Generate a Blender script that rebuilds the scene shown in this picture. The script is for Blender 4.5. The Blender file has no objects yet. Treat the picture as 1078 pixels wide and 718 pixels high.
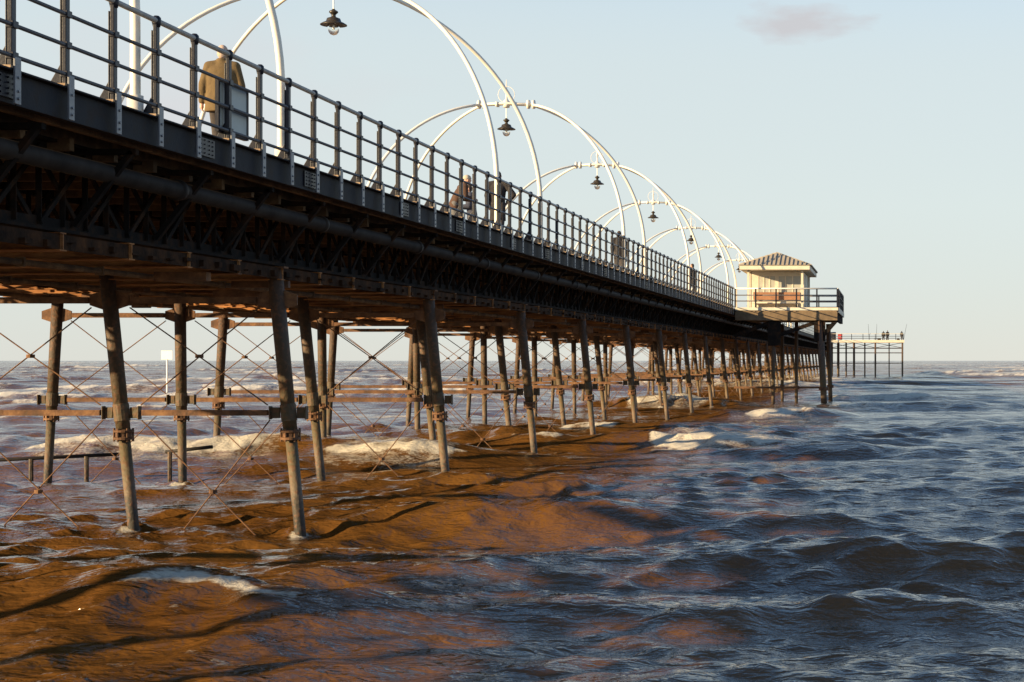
import bpy, bmesh, math, random
import numpy as np
from mathutils import Vector, Matrix
C = bpy.context.scene.collection
random.seed(7)
PI = math.pi
# ------------------------------------------------------------ camera, sky, sun, exposure
CZ = 2.75                      # eye height above the sea
F = 1800.0                     # focal length in pixels of a 1078 px wide picture
sc = bpy.context.scene
cam = bpy.data.cameras.new('camera'); camo = bpy.data.objects.new('camera', cam); C.objects.link(camo)
camo.location = (0, 0, CZ); camo.rotation_euler = (math.radians(90), 0, math.radians(0)); 
cam.sensor_width = 36; cam.lens = 36 * F / 1078
cam.shift_x = -(936 - 539) / 1078; cam.shift_y = 20.3 / 1078
cam.clip_start = 0.1; cam.clip_end = 20000
sc.camera = camo
SUN = Vector((-3.3, -2.3, 0.945)).normalized()
w = bpy.data.worlds.new('World'); sc.world = w; w.use_nodes = True
nt = w.node_tree; nt.nodes.clear()
N = nt.nodes.new; Lk = nt.links.new
sky = N('ShaderNodeTexSky'); sky.sky_type = 'NISHITA'; sky.sun_disc = False
sky.sun_elevation = math.asin(SUN.z); sky.sun_rotation = math.atan2(SUN.x, SUN.y)
sky.altitude = 0; sky.air_density = 1.0; sky.dust_density = 0.0; sky.ozone_density = 3.0
bg = N('ShaderNodeBackground'); bg.inputs['Strength'].default_value = 0.10
out = N('ShaderNodeOutputWorld')
tc = N('ShaderNodeTexCoord')
# two faint pinkish clouds, placed by direction in the sky
def cloud(px, py, sx, sy, scale, lo, hi, loc):
    d = Vector(((px - 936) / F, 1, (379.3 - py) / F)).normalized()
    sub = N('ShaderNodeVectorMath'); sub.operation = 'SUBTRACT'; sub.inputs[1].default_value = d
    Lk(tc.outputs['Generated'], sub.inputs[0])
    mp = N('ShaderNodeVectorMath'); mp.operation = 'MULTIPLY'; mp.inputs[1].default_value = (F / sx, 3.0, F / sy)
    Lk(sub.outputs[0], mp.inputs[0])
    nz = N('ShaderNodeTexNoise'); nz.inputs['Scale'].default_value = scale; nz.inputs['Detail'].default_value = 5
    Lk(mp.outputs[0], nz.inputs['Vector'])
    ln = N('ShaderNodeVectorMath'); ln.operation = 'LENGTH'; Lk(mp.outputs[0], ln.inputs[0])
    s = N('ShaderNodeMath'); s.operation = 'SUBTRACT'; Lk(nz.outputs['Fac'], s.inputs[0])
    m2 = N('ShaderNodeMath'); m2.operation = 'MULTIPLY'; m2.inputs[1].default_value = 0.42; Lk(ln.outputs['Value'], m2.inputs[0])
    Lk(m2.outputs[0], s.inputs[1])
    mr = N('ShaderNodeMapRange'); mr.inputs['From Min'].default_value = lo; mr.inputs['From Max'].default_value = hi
    mr.inputs['To Max'].default_value = loc; Lk(s.outputs[0], mr.inputs['Value'])
    return mr.outputs[0]
# low pale band of humid air above the horizon
sx = N('ShaderNodeSeparateXYZ'); Lk(tc.outputs['Generated'], sx.inputs[0])
hz = N('ShaderNodeValToRGB'); Lk(sx.outputs['Z'], hz.inputs[0])
hz.color_ramp.elements[0].position = 0.0; hz.color_ramp.elements[0].color = (3.12, 3.20, 3.05, 1)
hz.color_ramp.elements[1].position = 0.24; hz.color_ramp.elements[1].color = (3.05, 3.50, 3.62, 1)
e_ = hz.color_ramp.elements.new(0.09); e_.color = (3.25, 3.52, 3.42, 1)
fz = N('ShaderNodeMapRange'); fz.inputs['From Min'].default_value = 0.16; fz.inputs['From Max'].default_value = 0.38
fz.inputs['To Min'].default_value = 0.92; fz.inputs['To Max'].default_value = 0.0; fz.interpolation_type = 'SMOOTHSTEP'
Lk(sx.outputs['Z'], fz.inputs['Value'])
tint = N('ShaderNodeMixRGB'); Lk(fz.outputs[0], tint.inputs['Fac']); Lk(sky.outputs[0], tint.inputs['Color1']); Lk(hz.outputs[0], tint.inputs['Color2'])
prev = tint.outputs[0]
for args, col in (((842, 23, 50, 15, 1.1, -0.12, 0.36, 0.8), (2.72, 2.62, 2.72, 1)),
                  ((190, 105, 170, 75, 0.9, 0.0, 0.6, 0.7), (3.2, 3.1, 3.2, 1))):
    mx = N('ShaderNodeMixRGB'); Lk(cloud(*args), mx.inputs['Fac']); Lk(prev, mx.inputs['Color1'])
    mx.inputs['Color2'].default_value = col; prev = mx.outputs[0]
Lk(prev, bg.inputs['Color']); Lk(bg.outputs[0], out.inputs[0])
sd = bpy.data.lights.new('sun', 'SUN'); sd.energy = 5.0; sd.angle = math.radians(0.5); sd.color = (1.0, 0.74, 0.42)
so = bpy.data.objects.new('sun', sd); C.objects.link(so)
so.rotation_euler = SUN.to_track_quat('Z', 'Y').to_euler(); so.location = (-40, -30, 30)
sc.view_settings.view_transform = 'Standard'; sc.view_settings.look = 'None'
sc.view_settings.exposure = 1.15; sc.view_settings.gamma = 1; sc.view_settings.use_curve_mapping = False

# ------------------------------------------------------------ materials
def noise_mat(name, cols, scale=3.0, rough=0.7, bump=0.2, bscale=30, metal=0.0, detail=6, stretch=(1, 1, 1), coord='pos', stops=None, spec=0.5):
    m = bpy.data.materials.new(name); m.use_nodes = True
    t = m.node_tree; b = t.nodes['Principled BSDF']
    b.inputs['Roughness'].default_value = rough; b.inputs['Metallic'].default_value = metal
    b.inputs['Specular IOR Level'].default_value = spec
    g = t.nodes.new('ShaderNodeNewGeometry'); src = g.outputs['Position']
    if coord == 'obj':
        g = t.nodes.new('ShaderNodeTexCoord'); src = g.outputs['Object']
    mp = t.nodes.new('ShaderNodeMapping'); mp.inputs['Scale'].default_value = stretch; t.links.new(src, mp.inputs[0])
    n = t.nodes.new('ShaderNodeTexNoise'); n.inputs['Scale'].default_value = scale; n.inputs['Detail'].default_value = detail
    n.inputs['Roughness'].default_value = 0.65
    t.links.new(mp.outputs[0], n.inputs['Vector'])
    r = t.nodes.new('ShaderNodeValToRGB'); t.links.new(n.outputs['Fac'], r.inputs[0])
    k = len(cols)
    st = stops or [0.3 + 0.4 * i / max(1, k - 1) for i in range(k)]
    r.color_ramp.elements[0].position = st[0]; r.color_ramp.elements[0].color = (*cols[0], 1)
    r.color_ramp.elements[1].position = st[-1]; r.color_ramp.elements[1].color = (*cols[-1], 1)
    for i in range(1, k - 1):
        e = r.color_ramp.elements.new(st[i]); e.color = (*cols[i], 1)
    t.links.new(r.outputs[0], b.inputs['Base Color'])
    if bump:
        n2 = t.nodes.new('ShaderNodeTexNoise'); n2.inputs['Scale'].default_value = bscale; n2.inputs['Detail'].default_value = 4
        t.links.new(mp.outputs[0], n2.inputs['Vector'])
        bp = t.nodes.new('ShaderNodeBump'); bp.inputs['Strength'].default_value = bump; bp.inputs['Distance'].default_value = 0.02
        t.links.new(n2.outputs['Fac'], bp.inputs['Height']); t.links.new(bp.outputs[0], b.inputs['Normal'])
    return m
M = {}
M['rust'] = noise_mat('rusty_iron', [(0.05, 0.028, 0.016), (0.13, 0.062, 0.030), (0.24, 0.125, 0.055)], 4, 0.85, 0.5, 25)
M['joist'] = noise_mat('rusty_cross_beam', [(0.07, 0.032, 0.016), (0.24, 0.10, 0.032), (0.40, 0.18, 0.06), (0.10, 0.045, 0.02)], 2.2, 0.9, 0.4, 18, stretch=(0.5, 1, 2))
M['girder'] = noise_mat('dark_painted_iron', [(0.008, 0.0075, 0.008), (0.014, 0.012, 0.011), (0.04, 0.021, 0.012)], 3, 0.85, 0.3, 20, stops=[0.3, 0.5, 0.66], spec=0.06)
M['pipe'] = noise_mat('grey_pipe', [(0.016, 0.014, 0.014), (0.04, 0.035, 0.032)], 2, 0.6, 0.1, 20, spec=0.15)
M['fascia'] = noise_mat('slate_grey_paint', [(0.010, 0.012, 0.018), (0.017, 0.019, 0.025), (0.022, 0.014, 0.010)], 2.5, 0.6, 0.1, 30, spec=0.1)
M['post'] = noise_mat('dark_blue_grey_paint', [(0.012, 0.013, 0.02), (0.02, 0.021, 0.028)], 5, 0.4, 0.1, 40, spec=0.25)
M['tab'] = noise_mat('worn_grey_steel', [(0.11, 0.12, 0.14), (0.19, 0.20, 0.215)], 6, 0.4, 0.1, 40)
M['rail'] = noise_mat('grey_rail_paint', [(0.06, 0.063, 0.072), (0.10, 0.10, 0.105)], 6, 0.33, 0.1, 40)
M['edge_rust'] = noise_mat('dark_rusty_edge', [(0.012, 0.008, 0.006), (0.035, 0.018, 0.010), (0.085, 0.038, 0.016)], 3, 0.9, 0.5, 20, stops=[0.35, 0.5, 0.7], spec=0.1)
M['brown_beam'] = noise_mat('brown_timber_beam', [(0.10, 0.07, 0.04), (0.20, 0.14, 0.08)], 3, 0.85, 0.4, 20)
M['top_rail'] = noise_mat('pale_top_rail_paint', [(0.30, 0.29, 0.27), (0.42, 0.40, 0.36)], 6, 0.35, 0.1, 40)  # top rail, paler than the lower rails
M['pale_pane'] = noise_mat('pale_window_pane', [(0.30, 0.30, 0.27), (0.46, 0.45, 0.38)], 1.5, 0.25, 0.0)  # opaque pale panes in place of clear glass
M['timber'] = noise_mat('weathered_timber', [(0.20, 0.13, 0.075), (0.33, 0.23, 0.14), (0.42, 0.31, 0.2)], 3, 0.85, 0.4, 25, stretch=(4, 0.5, 4))
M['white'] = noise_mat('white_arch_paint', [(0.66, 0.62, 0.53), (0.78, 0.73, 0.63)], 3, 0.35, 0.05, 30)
M['cream'] = noise_mat('cream_timber_paint', [(0.52, 0.47, 0.37), (0.64, 0.59, 0.47)], 3, 0.55, 0.1, 30)
M['roofm'] = noise_mat('grey_roof_metal', [(0.30, 0.255, 0.19), (0.40, 0.345, 0.265)], 1.6, 0.85, 0.1, 30)
M['bench'] = noise_mat('orange_brown_wood', [(0.22, 0.10, 0.05), (0.33, 0.16, 0.08)], 4, 0.6, 0.2, 30)
M['lampm'] = noise_mat('black_bronze_lamp', [(0.03, 0.026, 0.02), (0.07, 0.055, 0.035)], 8, 0.35, 0.05, 60, metal=0.3)
M['foamw'] = noise_mat('sign_white', [(0.75, 0.74, 0.68), (0.82, 0.81, 0.76)], 3, 0.5, 0.0)
M['red'] = noise_mat('red_paint', [(0.62, 0.04, 0.05), (0.7, 0.06, 0.06)], 3, 0.5, 0.0)
M['panel'] = noise_mat('pale_grey_green_board', [(0.36, 0.40, 0.39), (0.42, 0.46, 0.44)], 3, 0.5, 0.0)
M['darkwood'] = noise_mat('dark_wet_timber', [(0.05, 0.035, 0.025), (0.12, 0.075, 0.04), (0.25, 0.16, 0.08)], 3, 0.8, 0.5, 20)
def cloth(name, a, b):
    M[name] = noise_mat(name, [a, b], 9, 0.9, 0.5, 14)
cloth('olive_coat', (0.095, 0.062, 0.025), (0.15, 0.10, 0.04)); cloth('black_coat', (0.012, 0.011, 0.014), (0.026, 0.022, 0.022))
cloth('brown_coat', (0.05, 0.026, 0.016), (0.09, 0.045, 0.026)); cloth('navy_coat', (0.025, 0.03, 0.05), (0.05, 0.055, 0.08))
cloth('dark_trousers', (0.03, 0.026, 0.028), (0.06, 0.05, 0.045)); cloth('grey_trousers', (0.09, 0.09, 0.09), (0.13, 0.125, 0.12))
cloth('grey_hair', (0.45, 0.33, 0.26), (0.52, 0.40, 0.32)); cloth('pale_hat', (0.4, 0.35, 0.27), (0.5, 0.44, 0.34)); cloth('dark_hair', (0.03, 0.02, 0.015), (0.06, 0.04, 0.03))
M['skin'] = noise_mat('skin', [(0.50, 0.27, 0.19), (0.60, 0.35, 0.25)], 6, 0.5, 0.0)
M['shoe'] = noise_mat('shoe_leather', [(0.02, 0.018, 0.016), (0.04, 0.03, 0.025)], 6, 0.5, 0.0)
g = bpy.data.materials.new('clear_glass'); g.use_nodes = True
b = g.node_tree.nodes['Principled BSDF']; b.inputs['Transmission Weight'].default_value = 1.0
b.inputs['Roughness'].default_value = 0.05; b.inputs['IOR'].default_value = 1.25; b.inputs['Base Color'].default_value = (0.95, 0.96, 0.93, 1); M['glass'] = g
# iron pile: tidal bands of growth by height, rust above
def pile_material():
    m = bpy.data.materials.new('cast_iron_pile'); m.use_nodes = True
    t = m.node_tree; b = t.nodes['Principled BSDF']; b.inputs['Roughness'].default_value = 0.7
    g = t.nodes.new('ShaderNodeNewGeometry'); sp = t.nodes.new('ShaderNodeSeparateXYZ'); t.links.new(g.outputs['Position'], sp.inputs[0])
    n = t.nodes.new('ShaderNodeTexNoise'); n.inputs['Scale'].default_value = 5.5; n.inputs['Detail'].default_value = 7; n.inputs['Roughness'].default_value = 0.7
    t.links.new(g.outputs['Position'], n.inputs['Vector'])
    ad = t.nodes.new('ShaderNodeMath'); ad.operation = 'MULTIPLY_ADD'; ad.inputs[1].default_value = 1.3
    t.links.new(n.outputs['Fac'], ad.inputs[0]); t.links.new(sp.outputs['Z'], ad.inputs[2])
    mr = t.nodes.new('ShaderNodeMapRange'); mr.inputs['From Min'].default_value = 0.3; mr.inputs['From Max'].default_value = 4.8
    t.links.new(ad.outputs[0], mr.inputs['Value'])
    r = t.nodes.new('ShaderNodeValToRGB'); t.links.new(mr.outputs[0], r.inputs[0])
    E = [(0.0, (0.022, 0.02, 0.016)), (0.13, (0.045, 0.038, 0.028)), (0.2, (0.13, 0.095, 0.062)), (0.3, (0.10, 0.078, 0.04)), (0.48, (0.078, 0.058, 0.03)), (0.66, (0.058, 0.038, 0.02)), (1.0, (0.07, 0.04, 0.024))]
    r.color_ramp.elements[0].position = 0; r.color_ramp.elements[0].color = (*E[0][1], 1)
    r.color_ramp.elements[1].position = 1; r.color_ramp.elements[1].color = (*E[-1][1], 1)
    for p, c in E[1:-1]:
        e = r.color_ramp.elements.new(p); e.color = (*c, 1)
    n3 = t.nodes.new('ShaderNodeTexNoise'); n3.inputs['Scale'].default_value = 14; n3.inputs['Detail'].default_value = 5
    t.links.new(g.outputs['Position'], n3.inputs['Vector'])
    r3 = t.nodes.new('ShaderNodeValToRGB'); r3.color_ramp.elements[0].position = 0.5; r3.color_ramp.elements[1].position = 0.62
    t.links.new(n3.outputs['Fac'], r3.inputs[0])
    mx = t.nodes.new('ShaderNodeMixRGB'); mx.inputs['Color2'].default_value = (0.15, 0.065, 0.028, 1)
    mf = t.nodes.new('ShaderNodeMath'); mf.operation = 'MULTIPLY'; mf.inputs[1].default_value = 0.6
    t.links.new(r3.outputs[0], mf.inputs[0]); t.links.new(mf.outputs[0], mx.inputs['Fac']); t.links.new(r.outputs[0], mx.inputs['Color1'])
    t.links.new(mx.outputs[0], b.inputs['Base Color'])
    bp = t.nodes.new('ShaderNodeBump'); bp.inputs['Strength'].default_value = 0.6; bp.inputs['Distance'].default_value = 0.03
    t.links.new(n3.outputs['Fac'], bp.inputs['Height']); t.links.new(bp.outputs[0], b.inputs['Normal'])
    return m
M['pile'] = pile_material()
# sea: turbid brown water with foam where the waves break
def sea_material():
    m = bpy.data.materials.new('turbid_sea_water'); m.use_nodes = True
    t = m.node_tree; b = t.nodes['Principled BSDF']; o = t.nodes['Material Output']
    L = t.links.new
    g = t.nodes.new('ShaderNodeNewGeometry')
    def noise(scale, stretch, detail=4, rough=0.55, dist=0.0):
        mp = t.nodes.new('ShaderNodeMapping'); mp.inputs['Scale'].default_value = stretch; L(g.outputs['Position'], mp.inputs[0])
        n = t.nodes.new('ShaderNodeTexNoise'); n.inputs['Scale'].default_value = scale; n.inputs['Detail'].default_value = detail
        n.inputs['Roughness'].default_value = rough; n.inputs['Distortion'].default_value = dist; L(mp.outputs[0], n.inputs['Vector']); return n.outputs['Fac']
    silt = noise(0.35, (0.6, 1.2, 1), 5)
    r = t.nodes.new('ShaderNodeValToRGB'); L(silt, r.inputs[0])
    r.color_ramp.elements[0].position = 0.3; r.color_ramp.elements[0].color = (0.084, 0.037, 0.0095, 1)
    r.color_ramp.elements[1].position = 0.7; r.color_ramp.elements[1].color = (0.145, 0.068, 0.0175, 1)
    L(r.outputs[0], b.inputs['Base Color'])
    b.inputs['Roughness'].default_value = 0.07; b.inputs['IOR'].default_value = 1.45
    h1 = noise(2.2, (0.5, 1.25, 1), 2, 0.5, 0.5); h2 = noise(6.5, (0.55, 1.2, 1), 2, 0.5, 0.6); h3 = noise(19.0, (0.6, 1.1, 1), 2, 0.5, 0.5)
    b1 = t.nodes.new('ShaderNodeBump'); b1.inputs['Distance'].default_value = 0.10; b1.inputs['Strength'].default_value = 0.75; L(h1, b1.inputs['Height'])
    h0 = noise(0.42, (0.35, 1.3, 1), 4, 0.55); b0 = t.nodes.new('ShaderNodeBump'); b0.inputs['Distance'].default_value = 0.32; b0.inputs['Strength'].default_value = 0.7; L(h0, b0.inputs['Height'])
    sy = t.nodes.new('ShaderNodeSeparateXYZ'); L(g.outputs['Position'], sy.inputs[0]); my = t.nodes.new('ShaderNodeMapRange'); my.inputs['From Min'].default_value = 50; my.inputs['From Max'].default_value = 350; my.inputs['To Min'].default_value = 0.12; my.inputs['To Max'].default_value = 2.2; L(sy.outputs['Y'], my.inputs['Value']); L(my.outputs[0], b0.inputs['Distance']); L(b0.outputs[0], b1.inputs['Normal'])
    b2 = t.nodes.new('ShaderNodeBump'); b2.inputs['Distance'].default_value = 0.062; b2.inputs['Strength'].default_value = 0.7; L(h2, b2.inputs['Height']); L(b1.outputs[0], b2.inputs['Normal'])
    b3 = t.nodes.new('ShaderNodeBump'); b3.inputs['Distance'].default_value = 0.024; b3.inputs['Strength'].default_value = 0.6; L(h3, b3.inputs['Height']); L(b2.outputs[0], b3.inputs['Normal'])
    L(b3.outputs[0], b.inputs['Normal'])
    f = t.nodes.new('ShaderNodeBsdfPrincipled'); f.inputs['Roughness'].default_value = 0.9
    f.inputs['Base Color'].default_value = (0.66, 0.61, 0.51, 1)
    fa_ = noise(4.0, (0.7, 1.1, 1), 6, 0.7); fb2 = noise(19.0, (0.6, 1, 1), 5, 0.7)
    fm = t.nodes.new('ShaderNodeMath'); fm.operation = 'MULTIPLY_ADD'; fm.inputs[1].default_value = 0.75; L(fb2, fm.inputs[0])
    fm2 = t.nodes.new('ShaderNodeMath'); fm2.operation = 'MULTIPLY_ADD'; fm2.inputs[1].default_value = 0.75; fm2.inputs[2].default_value = -0.25; L(fa_, fm2.inputs[0]); L(fm2.outputs[0], fm.inputs[2]); fn = fm.outputs[0]
    fb = t.nodes.new('ShaderNodeBump'); fb.inputs['Distance'].default_value = 0.12; fb.inputs['Strength'].default_value = 0.9; L(fn, fb.inputs['Height']); L(fb.outputs[0], f.inputs['Normal'])
    at = t.nodes.new('ShaderNodeAttribute'); at.attribute_name = 'foam'
    a1 = t.nodes.new('ShaderNodeMath'); a1.operation = 'MULTIPLY_ADD'; a1.inputs[1].default_value = 1.5; a1.inputs[2].default_value = -0.55
    L(at.outputs['Fac'], a1.inputs[0])
    a2 = t.nodes.new('ShaderNodeMath'); a2.operation = 'ADD'; L(a1.outputs[0], a2.inputs[0]); L(fn, a2.inputs[1])
    mr = t.nodes.new('ShaderNodeMapRange'); mr.inputs['From Min'].default_value = 0.47; mr.inputs['From Max'].default_value = 0.80
    L(a2.outputs[0], mr.inputs['Value'])
    mx = t.nodes.new('ShaderNodeMixShader'); L(mr.outputs[0], mx.inputs[0]); L(b.outputs[0], mx.inputs[1]); L(f.outputs[0], mx.inputs[2])
    L(mx.outputs[0], o.inputs['Surface'])
    return m
M['sea'] = sea_material()

# ------------------------------------------------------------ mesh helpers
class MB:
    def __init__(s): s.v = []; s.f = []
    def add(s, vs, fs):
        k = len(s.v); s.v += [tuple(p) for p in vs]; s.f += [tuple(k + i for i in f) for f in fs]; return s
    def box(s, x0, x1, y0, y1, z0, z1):
        return s.add([(x0, y0, z0), (x1, y0, z0), (x1, y1, z0), (x0, y1, z0), (x0, y0, z1), (x1, y0, z1), (x1, y1, z1), (x0, y1, z1)],
                     [(0, 3, 2, 1), (4, 5, 6, 7), (0, 1, 5, 4), (1, 2, 6, 5), (2, 3, 7, 6), (3, 0, 4, 7)])
    def bar(s, p, q, w, h, up=(0, 0, 1)):
        p = Vector(p); q = Vector(q); d = (q - p).normalized(); u = Vector(up)
        if abs(d.dot(u)) > 0.98: u = Vector((0, 1, 0))
        r = d.cross(u).normalized(); u = r.cross(d).normalized()
        vs = []
        for e in (p, q):
            for a, c in ((-1, -1), (1, -1), (1, 1), (-1, 1)): vs.append(e + r * a * w / 2 + u * c * h / 2)
        return s.add(vs, [(0, 1, 2, 3), (7, 6, 5, 4), (0, 4, 5, 1), (1, 5, 6, 2), (2, 6, 7, 3), (3, 7, 4, 0)])
    def tube(s, pts, r, n=10, caps=True):
        pts = [Vector(p) for p in pts]; rs = r if isinstance(r, (list, tuple)) else [r] * len(pts)
        k = len(s.v); prev = None
        for i, p in enumerate(pts):
            d = (pts[min(i + 1, len(pts) - 1)] - pts[max(i - 1, 0)]).normalized()
            if prev is None:
                u = Vector((0, 0, 1)) if abs(d.z) < 0.9 else Vector((1, 0, 0))
                a = d.cross(u).normalized()
            else:
                a = (prev - d * prev.dot(d)).normalized()
            prev = a; b2 = d.cross(a)
            for j in range(n):
                t = 2 * PI * j / n; s.v.append(tuple(p + (a * math.cos(t) + b2 * math.sin(t)) * rs[i]))
        for i in range(len(pts) - 1):
            for j in range(n):
                a_ = k + i * n + j; b_ = k + i * n + (j + 1) % n
                s.f.append((a_, b_, b_ + n, a_ + n))
        if caps:
            s.f.append(tuple(k + j for j in range(n))[::-1]); s.f.append(tuple(k + (len(pts) - 1) * n + j for j in range(n)))
        return s
    def lathe(s, prof, n=20, c=(0, 0, 0)):
        k = len(s.v)
        for r, z in prof:
            for j in range(n):
                t = 2 * PI * j / n; s.v.append((c[0] + r * math.cos(t), c[1] + r * math.sin(t), c[2] + z))
        for i in range(len(prof) - 1):
            for j in range(n):
                a = k + i * n + j; b_ = k + i * n + (j + 1) % n
                s.f.append((a, b_, b_ + n, a + n))
        return s
    def ell(s, c, r, n=12, m=8, rot=None):
        vs = []; fs = []
        R = rot or Matrix.Identity(3)
        for i in range(m + 1):
            th = PI * i / m
            for j in range(n):
                ph = 2 * PI * j / n
                vs.append(Vector(c) + R @ Vector((r[0] * math.sin(th) * math.cos(ph), r[1] * math.sin(th) * math.sin(ph), r[2] * math.cos(th))))
        for i in range(m):
            for j in range(n):
                a = i * n + j; b_ = i * n + (j + 1) % n
                fs.append((a, a + n, b_ + n, b_))
        return s.add(vs, fs)
    def rings(s, rs, n=16):          # rs: (cx, cy, cz, rx, ry) closed elliptical loft
        k = len(s.v)
        for cx, cy, cz, rx, ry in rs:
            for j in range(n):
                t = 2 * PI * j / n; s.v.append((cx + rx * math.cos(t), cy + ry * math.sin(t), cz))
        for i in range(len(rs) - 1):
            for j in range(n):
                a = k + i * n + j; b_ = k + i * n + (j + 1) % n
                s.f.append((a, b_, b_ + n, a + n))
        s.f.append(tuple(k + j for j in range(n))[::-1]); s.f.append(tuple(k + (len(rs) - 1) * n + j for j in range(n)))
        return s
    def build(s, name, mat, parent=None, smooth=False, bevel=0, merge=False):
        me = bpy.data.meshes.new(name); me.from_pydata(s.v, [], s.f)
        if merge:
            bm = bmesh.new(); bm.from_mesh(me); bmesh.ops.remove_doubles(bm, verts=bm.verts, dist=1e-5); bm.to_mesh(me); bm.free()
        me.update()
        o = bpy.data.objects.new(name, me); C.objects.link(o)
        if mat: me.materials.append(M[mat])
        if smooth: me.polygons.foreach_set('use_smooth', [True] * len(me.polygons))
        if parent: o.parent = parent
        if bevel:
            md = o.modifiers.new('bevel', 'BEVEL'); md.width = bevel; md.segments = 2; md.limit_method = 'ANGLE'
        return o
def tag(o, label=None, cat=None, group=None, kind=None):
    if label: o['label'] = label
    if cat: o['category'] = cat
    if group: o['group'] = group
    if kind: o['kind'] = kind
    return o
def empty(name, loc, rz=0, label=None, cat=None, group=None):
    o = bpy.data.objects.new(name, None); C.objects.link(o); o.location = loc; o.rotation_euler = (0, 0, rz)
    o.empty_display_size = 0.2
    return tag(o, label, cat, group)
KIDS = {}
def kids(o): return [c for c in bpy.data.objects if c.parent == o]
def copy_tree(o, parent=None):
    c = o.copy(); C.objects.link(c); c.parent = parent
    for ch in kids(o): copy_tree(ch, c)
    return c
ORD = 'nearest second third fourth fifth sixth seventh eighth ninth tenth eleventh twelfth thirteenth fourteenth fifteenth sixteenth seventeenth eighteenth nineteenth twentieth twenty-first twenty-second twenty-third twenty-fourth twenty-fifth twenty-sixth twenty-seventh twenty-eighth twenty-ninth thirtieth'.split()

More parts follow.
